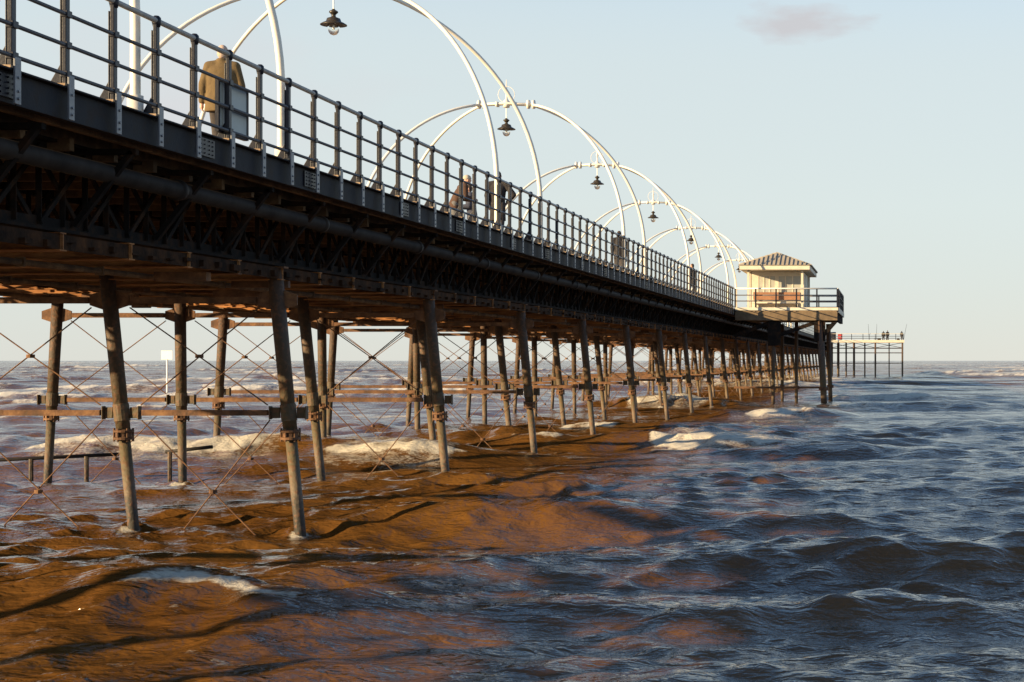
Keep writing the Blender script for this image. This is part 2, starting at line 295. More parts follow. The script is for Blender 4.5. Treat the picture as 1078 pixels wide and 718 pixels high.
# ------------------------------------------------------------ the sea
def vnoise(x, y, seed=0):
    xi = np.floor(x).astype(np.int64); yi = np.floor(y).astype(np.int64); xf = x - xi; yf = y - yi
    def h(a, b):
        n = (a * 374761393 + b * 668265263 + seed * 1442695041) & 0x7fffffff
        n = ((n ^ (n >> 13)) * 1274126177) & 0x7fffffff
        return ((n ^ (n >> 16)) & 0xffff) / 65535.0
    u = xf * xf * (3 - 2 * xf); v = yf * yf * (3 - 2 * yf)
    return (h(xi, yi) * (1 - u) + h(xi + 1, yi) * u) * (1 - v) + (h(xi, yi + 1) * (1 - u) + h(xi + 1, yi + 1) * u) * v
def make_sea():
    Z = [-45.0]
    while Z[-1] < 11: Z.append(Z[-1] + 0.5)
    Z = Z[:-1] + [11.0]
    while Z[-1] < 9000: Z.append(Z[-1] + max(0.045, 0.0036 * Z[-1]) * (1 if Z[-1] < 700 else 1 + (Z[-1] - 700) / 700))
    Z = np.array(Z)
    u = np.concatenate([np.arange(-1.6, -0.66, 0.02), np.arange(-0.66, 0.2, 0.0019), np.arange(0.2, 1.3, 0.02)])
    wdt = np.maximum(Z, 11.0) + 6.0
    X = u[None, :] * wdt[:, None]; Y = np.repeat(Z[:, None], len(u), 1)
    X = X.astype(np.float64); H = np.zeros_like(X); DX = np.zeros_like(X); DY = np.zeros_like(X)
    cell = np.where(Y < 11, 0.5, np.maximum(0.045, 0.0036 * Y))
    rng = np.random.RandomState(11)
    lams = np.concatenate([np.exp(rng.uniform(np.log(0.24), np.log(1.9), 84)), np.exp(rng.uniform(np.log(1.9), np.log(4.5), 14)), np.exp(rng.uniform(np.log(5.0), np.log(15.0), 22))])
    for lam in lams:
        k = 2 * PI / lam
        spread = 0.55 if lam < 1.9 else (0.3 if lam < 4.6 else 0.10)
        th = -PI / 2 + 0.12 + rng.normal(0, spread)
        amp = 0.0057 * lam ** 0.7 if lam < 1.9 else (0.0042 * lam ** 0.8 if lam < 4.6 else 0.0072 * lam ** 0.62)
        amp *= rng.uniform(0.6, 1.3)
        fade = np.clip((lam / cell - 2.5) / 3.0, 0, 1)
        ph = k * (X * math.cos(th) + Y * math.sin(th)) + rng.uniform(0, 2 * PI)
        # gust patches modulate the short waves
        s_, c_ = np.sin(ph), np.cos(ph)
        A = amp * fade * (1 + (0.5 * np.clip((Y - 60) / 200, 0, 1) if lam > 4.6 else 0))
        H += A * c_; DX -= A * 1.0 * math.cos(th) * s_; DY -= A * 1.0 * math.sin(th) * s_
    gust = 0.6 + 0.8 * vnoise(X / 7.0, Y / 5.0, 3)
    H *= gust
    foam = np.zeros_like(X)
    # breaking waves: (x centre, y centre, half length, slope along x, front width, back width, height, [foam from, foam to, strength])
    R = [(-7.4, 17.6, 2.7, 0.05, 1.25, 0.8, 0.60, -8.2, -5.7, 1.35, 0.42),
         (-9.5, 20.6, 6.5, 0.10, 0.9, 1.0, 0.16, 0, 0, 0),
         (-13.5, 24.5, 7.0, -0.03, 1.1, 1.3, 0.14, 0, 0, 0),
         (-19.2, 47.0, 6.5, 0.02, 1.3, 2.0, 0.55, -23.6, -15.4, 1.35),
         (-13.2, 45.5, 2.6, 0.02, 1.0, 2.0, 0.38, -15.3, -11.0, 1.25),
         (-5.3, 53.5, 4.4, 0.03, 1.2, 2.0, 0.52, -7.6, -3.2, 2.6),
         (-13.0, 101, 4.5, 0.0, 1.8, 3.0, 0.75, -15.9, -10.3, 1.5),
         (-5.0, 81, 4.2, 0.0, 1.4, 2.4, 0.5, -7.0, -3.0, 1.4),
         (-0.5, 118, 9.0, 0.03, 2.2, 3.0, 0.42, -6.0, 4.5, 0.85),
         (2.0, 96, 7.0, 0.0, 1.8, 2.4, 0.36, -4.0, 1.5, 0.75),
         (-4.6, 30.2, 4.6, -0.02, 0.6, 1.3, 0.36, 0, 0, 0),
         (1.2, 27.0, 3.6, 0.03, 0.5, 1.2, 0.30, 0, 0, 0),
         (-0.2, 18.0, 3.0, 0.02, 0.5, 1.1, 0.32, 0, 0, 0),
         (-4.2, 18.3, 1.5, -0.12, 0.5, 0.8, 0.24, -5.0, -3.3, 0.8, 0.5),
         (0.2, 22.3, 3.5, -0.03, 0.6, 1.0, 0.2, 0, 0, 0),
         (-6.4, 37.5, 4.6, 0.02, 0.7, 1.5, 0.38, 0, 0, 0),
         (3.0, 40.0, 5.0, 0.03, 0.7, 1.6, 0.34, 0, 0, 0),
         (-1.0, 48.0, 5.0, 0.0, 0.8, 1.6, 0.30, 0, 0, 0),
         (-9.5, 64.0, 6.0, 0.0, 1.5, 2.4, 0.35, -12.4, -9.8, 0.72),
         (6.0, 68.0, 6.0, 0.0, 1.5, 2.4, 0.40, 0, 0, 0)]
    for i in range(150):
        y = math.exp(rng.uniform(math.log(110), math.log(2600)))
        uu = rng.uniform(-0.56, -0.03) if rng.rand() < 0.72 else rng.uniform(0.02, 0.14)
        if uu > -0.03: y += 160
        a = rng.uniform(2.5, 8) * (0.6 + y / 260)
        hh = rng.uniform(0.35, 0.7) * (1 + y / 2200) * (0.6 if uu > -0.03 else 1)
        R.append((uu * y, y, a, rng.uniform(-.04, .04), 1.5 + y / 260, 3 + y / 120, hh, uu * y - a * .8, uu * y + a * .8, rng.uniform(0.5, 1.35)))
    for i in range(26):
        y = math.exp(rng.uniform(math.log(48), math.log(120)))
        uu = rng.uniform(-0.56, -0.2); a = rng.uniform(1.5, 5)
        R.append((uu * y, y, a, rng.uniform(-.04, .04), 1.2, 2.0, rng.uniform(0.2, 0.4), uu * y - a * .6, uu * y + a * .6, rng.uniform(0.2, 0.75)))
    yv = Z
    for q_ in R:
        (xc, yc, a, sl, wf, wb, h, fa, fb_, fs) = q_[:10]; fl_ = q_[10] if len(q_) > 10 else 1.0
        i0 = np.searchsorted(yv, yc - 5 * wf - 3); i1 = np.searchsorted(yv, yc + 5 * wb + 3)
        x = X[i0:i1]; y = Y[i0:i1]
        wob = (vnoise(x / (0.45 * a + .8), y * 0 + yc, 5) - 0.5) * 1.3 * wf + (vnoise(x * 1.9, y * 0 + yc, 9) - .5) * 0.45 * wf
        t = y - yc - sl * (x - xc) - wob
        s_ = np.exp(-(np.abs((x - xc) / a)) ** 2.6) * (0.75 + 0.5 * vnoise(x * 0.9, y * 0 + yc, 8))
        prof = np.where(t < 0, np.exp(-np.abs(t / wf) ** 1.5), np.exp(-(t / wb) ** 2))
        H[i0:i1] += h * s_ * prof
        if fs:
            m = np.clip((x - fa) / (0.15 * (fb_ - fa)), 0, 1) * np.clip((fb_ - x) / (0.15 * (fb_ - fa)), 0, 1)
            low = (0.55 + 0.75 * vnoise(x * 0.8, y * 0 + yc, 41)) * wf * fl_; ft = np.clip((t + low) / (0.7 * wf), 0, 1) * np.clip((0.04 * wf - t) / (0.2 * wf), 0, 1)
            pn = 0.35 + 0.65 * vnoise(x * 1.3, y * 1.3, 4) + 0.6 * vnoise(x * 4.1, y * 3.3, 6) * (0.35 + 0.65 * np.clip(60 / np.maximum(y, 1), 0, 1))
            fo = np.minimum(fs * m * ft * pn, 0.43 + 0.42 * vnoise(x * 2.6, y * 3.1, 77))
            wide = (0.35 if yc < 25 else min(fs, 1.0)) * m * np.clip((t + 3.2 * wf) / (1.5 * wf), 0, 1) * np.clip((2.2 * wb - t) / (1.5 * wb), 0, 1)
            foam[i0:i1] = np.maximum(foam[i0:i1], np.maximum(fo, 0.40 * wide))
    fsolid = foam.copy()
    # flecks of froth on the near wave face, disturbed water round the piles
    fk = vnoise(X * 9, Y * 5, 51) * vnoise(X * 2.1, Y * 1.1, 52)
    near = np.exp(-((X + 7.2) / 2.2) ** 2 - ((Y - 16.9) / 1.3) ** 2)
    foam = np.maximum(foam, np.clip(0.10 + 0.7 * (fk - 0.2), 0, 0.42) * near)
    for k in range(2, 12):
        by = 0.1 + k * 9.8 - (0.8 if k == 2 else 0)
        for l_ in (10.18, 13.08, 16.24, 19.34):
            i0 = np.searchsorted(Z, by - 2.5); i1 = np.searchsorted(Z, by + 1.5)
            x = X[i0:i1] + l_; y = Y[i0:i1] - by
            d = np.sqrt(x * x + y * y * 0.6)
            H[i0:i1] += 0.05 * np.exp(-((d - 0.16) / 0.1) ** 2) - 0.03 * np.exp(-((d - 0.5) / 0.2) ** 2)
            foam[i0:i1] = np.maximum(foam[i0:i1], 0.85 * np.exp(-(np.abs(x) / 0.24) ** 2) * np.exp(-np.abs(y + 0.15) / 0.45) * (0.5 + 0.8 * vnoise(x * 6, y * 5, k)))
    H -= 0.20 * np.exp(-((Y - 29.5) / 5.0) ** 2)
    # froth lumps stand up from the water
    fl = np.clip(fsolid - 0.35, 0, 0.5)
    H += fl * (vnoise(X * 5, Y * 4, 21) - 0.35) * 0.26 + fl * (vnoise(X * 13, Y * 11, 22) - 0.4) * 0.10
    # thin drifting froth streaks
    st = vnoise(X * 0.5, Y * 1.6, 31) * 0.6 + vnoise(X * 1.7, Y * 5.0, 32) * 0.4
    foam = np.maximum(foam, np.clip((st - 0.72) * 3.2, 0, 0.30))
    X = X + DX * gust; Yd = Y + DY * gust
    nr, nc = X.shape
    co = np.stack([X, Yd, H], -1).reshape(-1, 3).astype(np.float32)
    me = bpy.data.meshes.new('sea')
    me.vertices.add(nr * nc); me.vertices.foreach_set('co', co.ravel())
    idx = np.arange(nr * nc, dtype=np.int32).reshape(nr, nc)
    q = np.stack([idx[:-1, :-1], idx[:-1, 1:], idx[1:, 1:], idx[1:, :-1]], -1).reshape(-1, 4)
    nf = len(q)
    me.loops.add(nf * 4); me.loops.foreach_set('vertex_index', q.ravel())
    me.polygons.add(nf); me.polygons.foreach_set('loop_start', np.arange(0, nf * 4, 4, dtype=np.int32))
    me.polygons.foreach_set('use_smooth', np.ones(nf, dtype=bool))
    me.update(calc_edges=True)
    at = me.attributes.new('foam', 'FLOAT', 'POINT'); at.data.foreach_set('value', foam.reshape(-1).astype(np.float32))
    me.materials.append(M['sea'])
    o = bpy.data.objects.new('sea', me); C.objects.link(o); o['kind'] = 'structure'
    print('sea verts', nr, nc, nr * nc)
make_sea()

# ------------------------------------------------------------ the pier
L0 = 9.56                       # lateral distance of the railing from the eye
PILE_L = [10.6, 13.5, 16.3, 19.1]
Y0, Y1 = -40.0, 292.0
DK = CZ + 3.16                  # deck level
BAY = 9.8; BENT0 = 29.5 - 3 * BAY
PX = -14.85
pier = empty('pier', (PX, 0, 0), 0, 'long dark iron seaside pier deck with rusty underside running out over the sea', 'pier')
def px(l): return -l - PX       # lateral distance -> local x
# deck planks (one board pattern mesh)
m = MB(); y = Y0
m.box(px(20.1), px(9.72), Y0, Y1, DK - 0.13, DK - 0.03)
m.build('deck_board', 'timber', pier)
m = MB()
for i in range(34):
    a = Y0 + i * BAY; 
    if a + BAY > Y1: break
    m.box(px(9.72), px(9.60), a + 0.01, a + BAY - 0.01, CZ + 2.80, CZ + 3.15)
    m.box(px(9.72), px(9.52), a + 0.01, a + BAY - 0.01, CZ + 3.152, CZ + 3.175)
m.build('fascia_beam', 'fascia', pier, bevel=0.006)
m = MB()
for i in range(34):
    a = Y0 + i * BAY
    m.box(px(20.22), px(20.12), a + 0.01, a + BAY - 0.01, CZ + 2.80, CZ + 3.17)
m.build('fascia_beam', 'fascia', pier)
# splice plates with bolts on the face
for i in range(-2, 26):
    for off in (0.0, 3.9):
        y = 29.5 + i * BAY * 0.5 + off * 0 - 1.2 + (0.6 if i % 2 else 0)
    m = MB(); m.box(px(9.598), px(9.575), y - 0.28, y + 0.28, CZ + 2.86, CZ + 3.11)
    for s in (-1, 1):
        for c in (0.08, 0.2):
            for zz in (2.90, 2.96, 3.02, 3.08):
                m.tube([(px(9.577), y + s * c, CZ + zz), (px(9.56), y + s * c, CZ + zz)], 0.012, 6)
    m.build('splice_plate', 'post', pier)
# joists right under the boards (run along), timbers
m = MB()
for l in np.arange(9.95, 20.0, 0.62): m.box(px(l + 0.05), px(l - 0.05), Y0, Y1, DK - 0.36, DK - 0.134)
m.build('stringer', 'darkwood', pier)
# lattice girders over the four rows of piles
for gi, l in enumerate(PILE_L):
    m = MB()
    m.box(px(l + 0.14), px(l - 0.14), Y0, Y1, CZ + 1.62, CZ + 1.66)
    m.box(px(l + 0.012), px(l - 0.012), Y0, Y1, CZ + 1.662, CZ + 1.80)
    m.box(px(l + 0.14), px(l - 0.14), Y0, Y1, CZ + 2.74, CZ + 2.78)
    m.box(px(l + 0.012), px(l - 0.012), Y0, Y1, CZ + 2.60, CZ + 2.738)
    st = 0.6125; n = int((Y1 - Y0) / st)
    if gi == 2: m.box(px(l + 0.01), px(l - 0.01), Y0, Y1, CZ + 1.805, CZ + 2.595); m.box(px(l + 0.03), px(l + 0.02), Y0, Y1, CZ + 1.41, CZ + 1.59)  # solid web and lower strip added to stop sun slipping through the lattice
    for i in range(n):
        y = Y0 + i * st
        m.bar((px(l - 0.03), y, CZ + 1.70), (px(l - 0.03), y, CZ + 2.70), 0.07, 0.02, (0, 1, 0))
        if i % 2 == 0:
            m.bar((px(l - 0.055), y, CZ + 1.72), (px(l - 0.055), y + 2 * st, CZ + 2.68), 0.03, 0.07, (0, 0, 1))
            m.bar((px(l + 0.03), y + 2 * st, CZ + 1.72), (px(l + 0.03), y, CZ + 2.68), 0.03, 0.07, (0, 0, 1))
    m.build('lattice_girder', 'girder', pier)
# rusty cross beams at the bottom of the girders
def crossbeam(m, y, a=10.45, b=19.3):
    m.box(px(b), px(a), y - 0.075, y + 0.075, CZ + 1.60, CZ + 1.617); m.box(px(b), px(a), y - 0.012, y + 0.012, CZ + 1.40, CZ + 1.60)
    m.box(px(b), px(a), y - 0.09, y + 0.09, CZ + 1.382, CZ + 1.40)
ys = [Y0 + 44 + i * 1.96 for i in range(150)]
ys = [y for y in ys if y < Y1 - 1]
for y in ys[:100]:
    m = MB(); crossbeam(m, y); m.build('cross_beam', 'joist', pier)
m = MB()
for y in ys[100:]: crossbeam(m, y)
tag(m.build('cross_beam', 'joist', pier), kind='stuff')
# plates lying over the cross beams, and wind bracing
m = MB()
for k in range(31):
    a = BENT0 + k * BAY
    for (l0, l1) in ((10.75, 13.35), (13.65, 16.15), (16.45, 18.95)):
        m.bar((px(l0), a + 0.2, CZ + 1.69), (px(l1), a + BAY - 0.2, CZ + 1.69), 0.12, 0.014); m.bar((px(l1), a + 0.2, CZ + 1.71), (px(l0), a + BAY - 0.2, CZ + 1.71), 0.12, 0.014)
m.build('wind_bracing', 'rust', pier)
m = MB()
m.box(px(10.52), px(10.49), Y0, Y1, CZ + 1.402, CZ + 1.597)
rs = random.Random(5)
for i in range(420):
    y = Y0 + 42 + i * 0.6; h = rs.choice((0.03, 0.05, 0.08)); m.box(px(10.489), px(10.44 - rs.random() * .03), y, y + rs.uniform(0.04, 0.3), CZ + 1.40 + rs.uniform(0, 0.1), CZ + 1.45 + h)
m.build('edge_channel', 'edge_rust', pier)
for l in (11.6, 14.4, 17.5):
    m = MB(); m.tube([(px(l), Y0, CZ + 1.31), (px(l), Y1, CZ + 1.31)], 0.045, 8)
    for i in range(110):
        y = Y0 + 42 + i * 2.3 + l; m.box(px(l + .06), px(l - .06), y, y + 0.05, CZ + 1.25, CZ + 1.379)
    m.build('conduit', 'darkwood', pier)
m = MB()
for i in range(260):
    y = 6 + i * 0.95 + rs.uniform(-.3, .3); l = rs.uniform(10.9, 18.8); w2 = rs.uniform(0.08, 0.5)
    m.box(px(l + w2), px(l - w2), y, y + rs.uniform(0.05, 0.35), CZ + 1.30 - rs.uniform(0, 0.06), CZ + 1.38)
tag(m.build('hanging_plate', 'rust', pier), kind='stuff')
# upper floor beams across under the stringers
m = MB()
for y in np.arange(Y0 + 0.3, Y1, 1.225): m.box(px(20.0), px(10.3), y - 0.06, y + 0.06, DK - 0.52, DK - 0.362)
tag(m.build('floor_beam', 'darkwood', pier), kind='stuff')
# cantilever struts
def strut(m, y):
    m.bar((px(10.55), y, CZ + 1.74), (px(9.80), y, CZ + 2.70), 0.07, 0.10, (0, 1, 0))
    m.box(px(10.6), px(9.74), y - 0.05, y + 0.05, CZ + 2.66, CZ + 2.735)
ss = [5.0 + i * 2.45 for i in range(117)]
for y in ss[:100]:
    m = MB(); strut(m, y); m.build('cantilever_strut', 'girder', pier)
m = MB()
for y in ss[100:]: strut(m, y)
tag(m.build('cantilever_strut', 'girder', pier), kind='stuff')
m = MB(); m.tube([(px(10.12), Y0, CZ + 2.42), (px(10.12), Y1, CZ + 2.42)], 0.12, 16)
for i in range(54):
    y = Y0 + 3 + i * 6.125
    m.tube([(px(10.12), y, CZ + 2.42), (px(10.12), y + 0.12, CZ + 2.42)], 0.15, 16)
m.build('service_pipe', 'pipe', pier, smooth=True)
# cross plates under girder: longitudinal plank walkway edge, adds broken edge on the far side
m = MB()
random.seed(3)
for i in range(150):
    y = 2 + i * 1.9
    if random.random() < 0.6: m.box(px(19.9), px(19.35), y, y + random.uniform(0.6, 1.7), CZ + 1.50 - random.uniform(0, .1), CZ + 1.56)
m.build('edge_packing', 'rust', pier)

# ------------------------------------------------------------ trestles
def trestle():
    root = empty('pile_trestle', (PX, 0, 0))
    rake = [0.42, 0.45, 0.06, -0.24]
    def xa(i, z): return px(PILE_L[i]) + rake[i] * (4.3 - z) / 4.3
    for i in range(4):
        m = MB()
        m.tube([(xa(i, -1.6), 0, -1.6), (xa(i, 1.42), 0, 1.42)], [0.09, 0.098], 20)
        m.tube([(xa(i, 1.42), 0, 1.42), (xa(i, 4.33), 0, 4.33)], [0.117, 0.13], 20)
        p = m.build('pile', 'pile', root, smooth=True)
        m = MB()
        c = (xa(i, 1.5), 0, 1.5)
        m.lathe([(0.095, -0.12), (0.17, -0.12), (0.17, -0.08), (0.13, -0.07), (0.13, 0.0), (0.17, 0.01), (0.17, 0.04), (0.12, 0.06)], 18, c)
        for k in range(6):
            t = k * PI / 3 + 0.3; m.tube([(c[0] + .15 * math.cos(t), .15 * math.sin(t), 1.35), (c[0] + .15 * math.cos(t), .15 * math.sin(t), 1.58)], 0.018, 6)
        m.build('flange_collar', 'rust', p)
        m = MB()
        m.tube([(xa(i, 1.70), 0, 1.70), (xa(i, 2.0), 0, 2.0)], 0.132, 16)
        for s in (-1, 1):
            m.box(xa(i, 1.85) + s * 0.22 - 0.075, xa(i, 1.85) + s * 0.22 + 0.075, -0.02, 0.02, 1.75, 1.94)
            m.box(xa(i, 1.85) + s * 0.31 - 0.012, xa(i, 1.85) + s * 0.31 + 0.012, -0.07, 0.07, 1.73, 1.96)
        m.build('tie_bracket', 'pile', p, bevel=0.01)
        for s in (-1, 1):
            m = MB(); x0 = xa(i, 3.78)
            m.add([(x0 + s * .1, -.02, 3.62), (x0 + s * .34, -.02, 3.62 + .08), (x0 + s * .34, -.02, 3.88), (x0 + s * .1, -.02, 3.96),
                   (x0 + s * .1, .02, 3.62), (x0 + s * .34, .02, 3.62 + .08), (x0 + s * .34, .02, 3.88), (x0 + s * .1, .02, 3.96)],
                  [(0, 1, 2, 3), (7, 6, 5, 4), (0, 4, 5, 1), (1, 5, 6, 2), (2, 6, 7, 3), (3, 7, 4, 0)])
            m.build('gusset_plate', 'rust', p)
    # cap beam on the piles
    m = MB(); m.box(px(19.35), px(10.4), -0.11, 0.11, 4.335, 4.365); m.build('cap_plate', 'rust', root)
    for z, hh in ((3.78, 0.1), (1.84, 0.09)):
        for i in range(3):
            m = MB(); x0 = xa(i, z) - 0.36 ; x1 = xa(i + 1, z) + 0.36
            m.box(x1, x0, -0.045, 0.045, z - 0.008 + hh / 2, z + 0.008 + hh / 2); m.box(x1, x0, -0.05, -0.035, z - hh / 2, z + hh / 2 - 0.01)
            m.box(x1, x0, 0.035, 0.05, z - hh / 2, z + hh / 2 - 0.01)
            m.build('tie_bar', 'rust', root)
    for i in range(3):
        for (za, zb) in ((3.66, 1.98), (1.72, -0.75)):
            a = Vector((xa(i, za) - 0.34, 0.02, za)); b_ = Vector((xa(i + 1, zb) + 0.34, 0.02, zb))
            c = Vector((xa(i + 1, za) + 0.34, -0.02, za)); d = Vector((xa(i, zb) - 0.34, -0.02, zb))
            m = MB(); m.tube([a, b_], 0.012, 6); m.tube([c, d], 0.012, 6)
            mid = (a + b_ + c + d) / 4; m.lathe([(0.001, -.03), (.07, -.03), (.07, .03), (.001, .03)], 10, mid)
            m.build('cross_rod', 'rust', root)
    return root
nb = 30
proto = trestle()
for k in range(nb):
    o = proto if k == 0 else copy_tree(proto)
    o.location = (PX, BENT0 + k * BAY - (0.8 if k == 2 else 0), 0)
    tr = {0: 'behind', 1: 'nearest', 2: 'nearest'}
    if k < 3: lab = ['rusty four pile trestle under the deck just beside the viewer', 'rusty four pile trestle at the left edge before the first fully seen one', 'rusty four pile trestle just left of the frame under the nearest deck'][k]
    elif k == 3: lab = 'largest and nearest visible trestle of raking iron piles standing in brown water'
    elif k == nb - 1: lab = 'farthest rusty pile trestle under the outer end of the pier'
    else: lab = ORD[k - 3] + ' trestle of four rusty piles counting out to sea from the nearest visible one'
    tag(o, lab, 'pile trestle', 'pile trestles carrying the pier')

# ------------------------------------------------------------ railing along the near edge
rl = empty('railing', (-L0, 0, 0), 0, 'dark grey four bar railing along the near edge of the pier deck', 'railing')
PS = 1.225
m0 = MB()
# post: two flat bars with a web, gusset inside, built once and copied
def post_mb():
    m = MB()
    m.box(-0.028, 0.022, -0.05, 0.05, CZ + 3.14, CZ + 4.38)
    m.box(-0.05, -0.03, -0.055, 0.055, CZ + 3.14, CZ + 4.30)
    m.add([(-0.21, -0.02, CZ + 3.18), (-0.05, -0.02, CZ + 3.18), (-0.05, -0.02, CZ + 3.46), (-0.21, 0.02, CZ + 3.18), (-0.05, 0.02, CZ + 3.18), (-0.05, 0.02, CZ + 3.46)],
          [(0, 1, 2), (5, 4, 3), (0, 3, 4, 1), (1, 4, 5, 2), (2, 5, 3, 0)])
    for h in (4.02, 3.66, 3.32): m.box(-0.045, 0.045, -0.062, 0.062, CZ + h - 0.04, CZ + h + 0.04)
    return m
pm = post_mb().build('post', 'post', rl, bevel=0.008)
tb = MB(); tb.box(0.045, 0.068, -0.065, 0.065, CZ + 2.79, CZ + 3.30)
for z in (2.85, 2.93, 3.08): tb.tube([(0.066, -0.0, CZ + z), (0.084, 0.0, CZ + z)], 0.017, 8)
tbo = tb.build('foot_bracket', 'tab', pm, bevel=0.004)
pb = MB(); pb.box(-0.24, 0.04, -0.11, 0.11, CZ + 3.177, CZ + 3.205); pbo = pb.build('foot_pad', 'timber', pm)
cp = MB(); cp.lathe([(0.001, 0.09), (0.03, 0.085), (0.055, 0.06), (0.06, 0.0), (0.045, -0.06), (0.001, -0.07)], 12, (0, 0, CZ + 4.41)); cpo = cp.build('post_cap', 'post', pm, smooth=True)
Yp0 = 1800 * L0 * 1.2255e-3 - 8 * PS
ne = int((105.2 - Yp0) / PS)
sub = [tbo, pbo, cpo]
for i in range(1, ne + 1):
    c = pm.copy(); C.objects.link(c); c.parent = rl; c.location.y = Yp0 + i * PS
    for s_ in sub:
        d = s_.copy(); C.objects.link(d); d.parent = c
pm.location.y = Yp0
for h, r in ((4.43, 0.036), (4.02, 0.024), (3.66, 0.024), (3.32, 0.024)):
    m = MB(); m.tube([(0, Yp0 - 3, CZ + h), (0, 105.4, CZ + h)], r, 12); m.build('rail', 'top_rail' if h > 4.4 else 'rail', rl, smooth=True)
# far section beyond the shelter platform
m = MB()
rf = empty('railing', (-L0, 0, 0), 0, 'distant railing of the pier beyond the shelter, hidden in part by its platform', 'railing')
for i in range(60):
    y = 116 + i * 2.9; m = MB(); m.box(-0.03, 0.03, y - 0.04, y + 0.04, CZ + 3.14, CZ + 4.4); m.build('post', 'post', rf)
for h in (4.43, 4.02, 3.66, 3.32):
    m = MB(); m.tube([(0, 115, CZ + h), (0, 288, CZ + h)], 0.03, 6); m.build('rail', 'rail', rf)
# board on the rail
sg = empty('notice_board', (-L0 - 0.10, 1800 * L0 / 684, CZ + 3.3), 0, 'pale grey two panel board on the railing beside the olive coat', 'notice board')
m = MB(); m.box(-0.02, 0.01, -0.52, 0.52, 0.40, 0.72); m.build('upper_panel', 'panel', sg)
m = MB(); m.box(-0.02, 0.01, -0.52, 0.52, 0.04, 0.35); m.build('lower_panel', 'panel', sg)
m = MB()
for s in (-1, 1): m.box(-0.03, 0.02, s * 0.55 - 0.03, s * 0.55 + 0.03, 0.0, 0.77)
m.box(-0.03, 0.02, -0.52, 0.52, 0.722, 0.77); m.box(-0.03, 0.02, -0.52, 0.52, 0.352, 0.398); m.box(-0.03, 0.02, -0.52, 0.52, -0.01, 0.038)
m.build('frame', 'post', sg)

# ------------------------------------------------------------ white arches with hanging lamps
LC = 14.75; DEC = CZ + 3.14
def arch():
    root = empty('lamp_arch', (0, 0, 0))
    for sx in (-1, 1):
        for sy in (-1, 1):
            pts = []
            A = LC - 9.8
            for i in range(31):
                t = i / 30
                if t < 0.18:
                    z = DEC + (4.35 + CZ - DEC) * t / 0.18; dx = A; 
                else:
                    a = (t - 0.18) / 0.82 * (PI / 2 - 0.21)
                    dx = A * math.cos(a); z = CZ + 4.35 + 5.6 * math.sin(a)
                q = max(0, (dx - 1.0) / (A - 1.0))
                pts.append((sx * dx, sy * (0.07 + 2.6 * q ** 0.85), z))
            m = MB(); m.tube(pts, [0.066 - 0.016 * i / 30 for i in range(31)], 12)
            m.lathe([(0.001, 0.0), (0.17, 0.0), (0.17, 0.05), (0.10, 0.06), (0.10, 0.3), (0.001, 0.31)], 14, (pts[0][0], pts[0][1], DEC))
            m.build('leg', 'white', root, smooth=True)
    zt = CZ + 9.86
    m = MB()
    for sy in (-1, 1): m.tube([(-1.1, sy * 0.09, zt - 0.02), (0, sy * 0.09, zt + 0.03), (1.1, sy * 0.09, zt - 0.02)], 0.05, 10)
    for xx in (-1.05, -0.85, 0.85, 1.05): m.tube([(xx - .05, 0, zt), (xx + .05, 0, zt)], 0.17, 12)
    for xx in (-0.35, 0.35): m.box(xx - 0.05, xx + 0.05, -0.16, 0.16, zt - 0.08, zt + 0.08)
    m.lathe([(0.001, -0.12), (0.12, -0.12), (0.14, 0.0), (0.12, 0.12), (0.04, 0.2), (0.03, 0.45), (0.07, 0.5), (0.03, 0.56), (0.012, 0.95), (0.001, 0.96)], 12, (0, 0, zt))
    m.build('crossbar', 'white', root, smooth=True)
    m = MB()
    m.tube([(0.32 * math.cos(t), 0, zt + 0.38 + 0.32 * math.sin(t)) for t in np.linspace(0, 2 * PI, 25)], 0.011, 6)
    m.build('ring', 'white', root, smooth=True)
    return root
def lamp():
    root = empty('hanging_lamp', (0, 0, 0))
    m = MB(); m.tube([(0, 0, 0.30), (0, 0, 0.86)], 0.018, 8); m.build('rod', 'white', root)
    m = MB()
    m.lathe([(0.001, 0.34), (0.03, 0.33), (0.05, 0.30), (0.11, 0.27), (0.12, 0.235), (0.08, 0.20), (0.055, 0.17), (0.06, 0.12), (0.10, 0.10), (0.17, 0.075), (0.19, 0.02), (0.20, -0.01),
             (0.26, -0.035), (0.345, -0.085), (0.345, -0.105), (0.24, -0.07), (0.15, -0.045), (0.001, -0.04)], 28)
    m.build('lamp_shade', 'lampm', root, smooth=True)
    m = MB(); m.lathe([(0.145, -0.075), (0.16, -0.12), (0.158, -0.2), (0.13, -0.29), (0.08, -0.35), (0.001, -0.375)], 24)
    m.build('globe', 'glass', root, smooth=True)
    m = MB(); m.lathe([(0.001, -0.07), (0.03, -0.07), (0.03, -0.12), (0.05, -0.16), (0.045, -0.21), (0.001, -0.24)], 14)
    m.build('bulb', 'foamw', root, smooth=True)
    return root
A0 = arch(); Lm = lamp()
for n in range(8):
    y = 24.9 + 20.5 * n
    o = A0 if n == 0 else copy_tree(A0); o.location = (-LC, y, 0)
    l = Lm if n == 0 else copy_tree(Lm); l.location = (-LC, y, CZ + 9.0)
    if n == 0:
        tag(o, 'nearest white tubular arch, cut off by the top left of the picture', 'lamp arch'); tag(l, 'black lamp hanging from the nearest white arch above the picture edge', 'lamp')
    else:
        w_ = ORD[n] if n < 7 else 'farthest'
        tag(o, w_ + ' white four legged tubular arch counting out along the pier' if n < 7 else 'farthest white tubular arch just left of the shelter roof', 'lamp arch')
        tag(l, ('largest black lamp with clear globe, hanging at the top of the picture' if n == 1 else 'black bell shaped lamp hanging under the ' + w_ + ' white arch'), 'lamp')
    o['group'] = 'white arches over the pier'; l['group'] = 'lamps hanging from the arches'

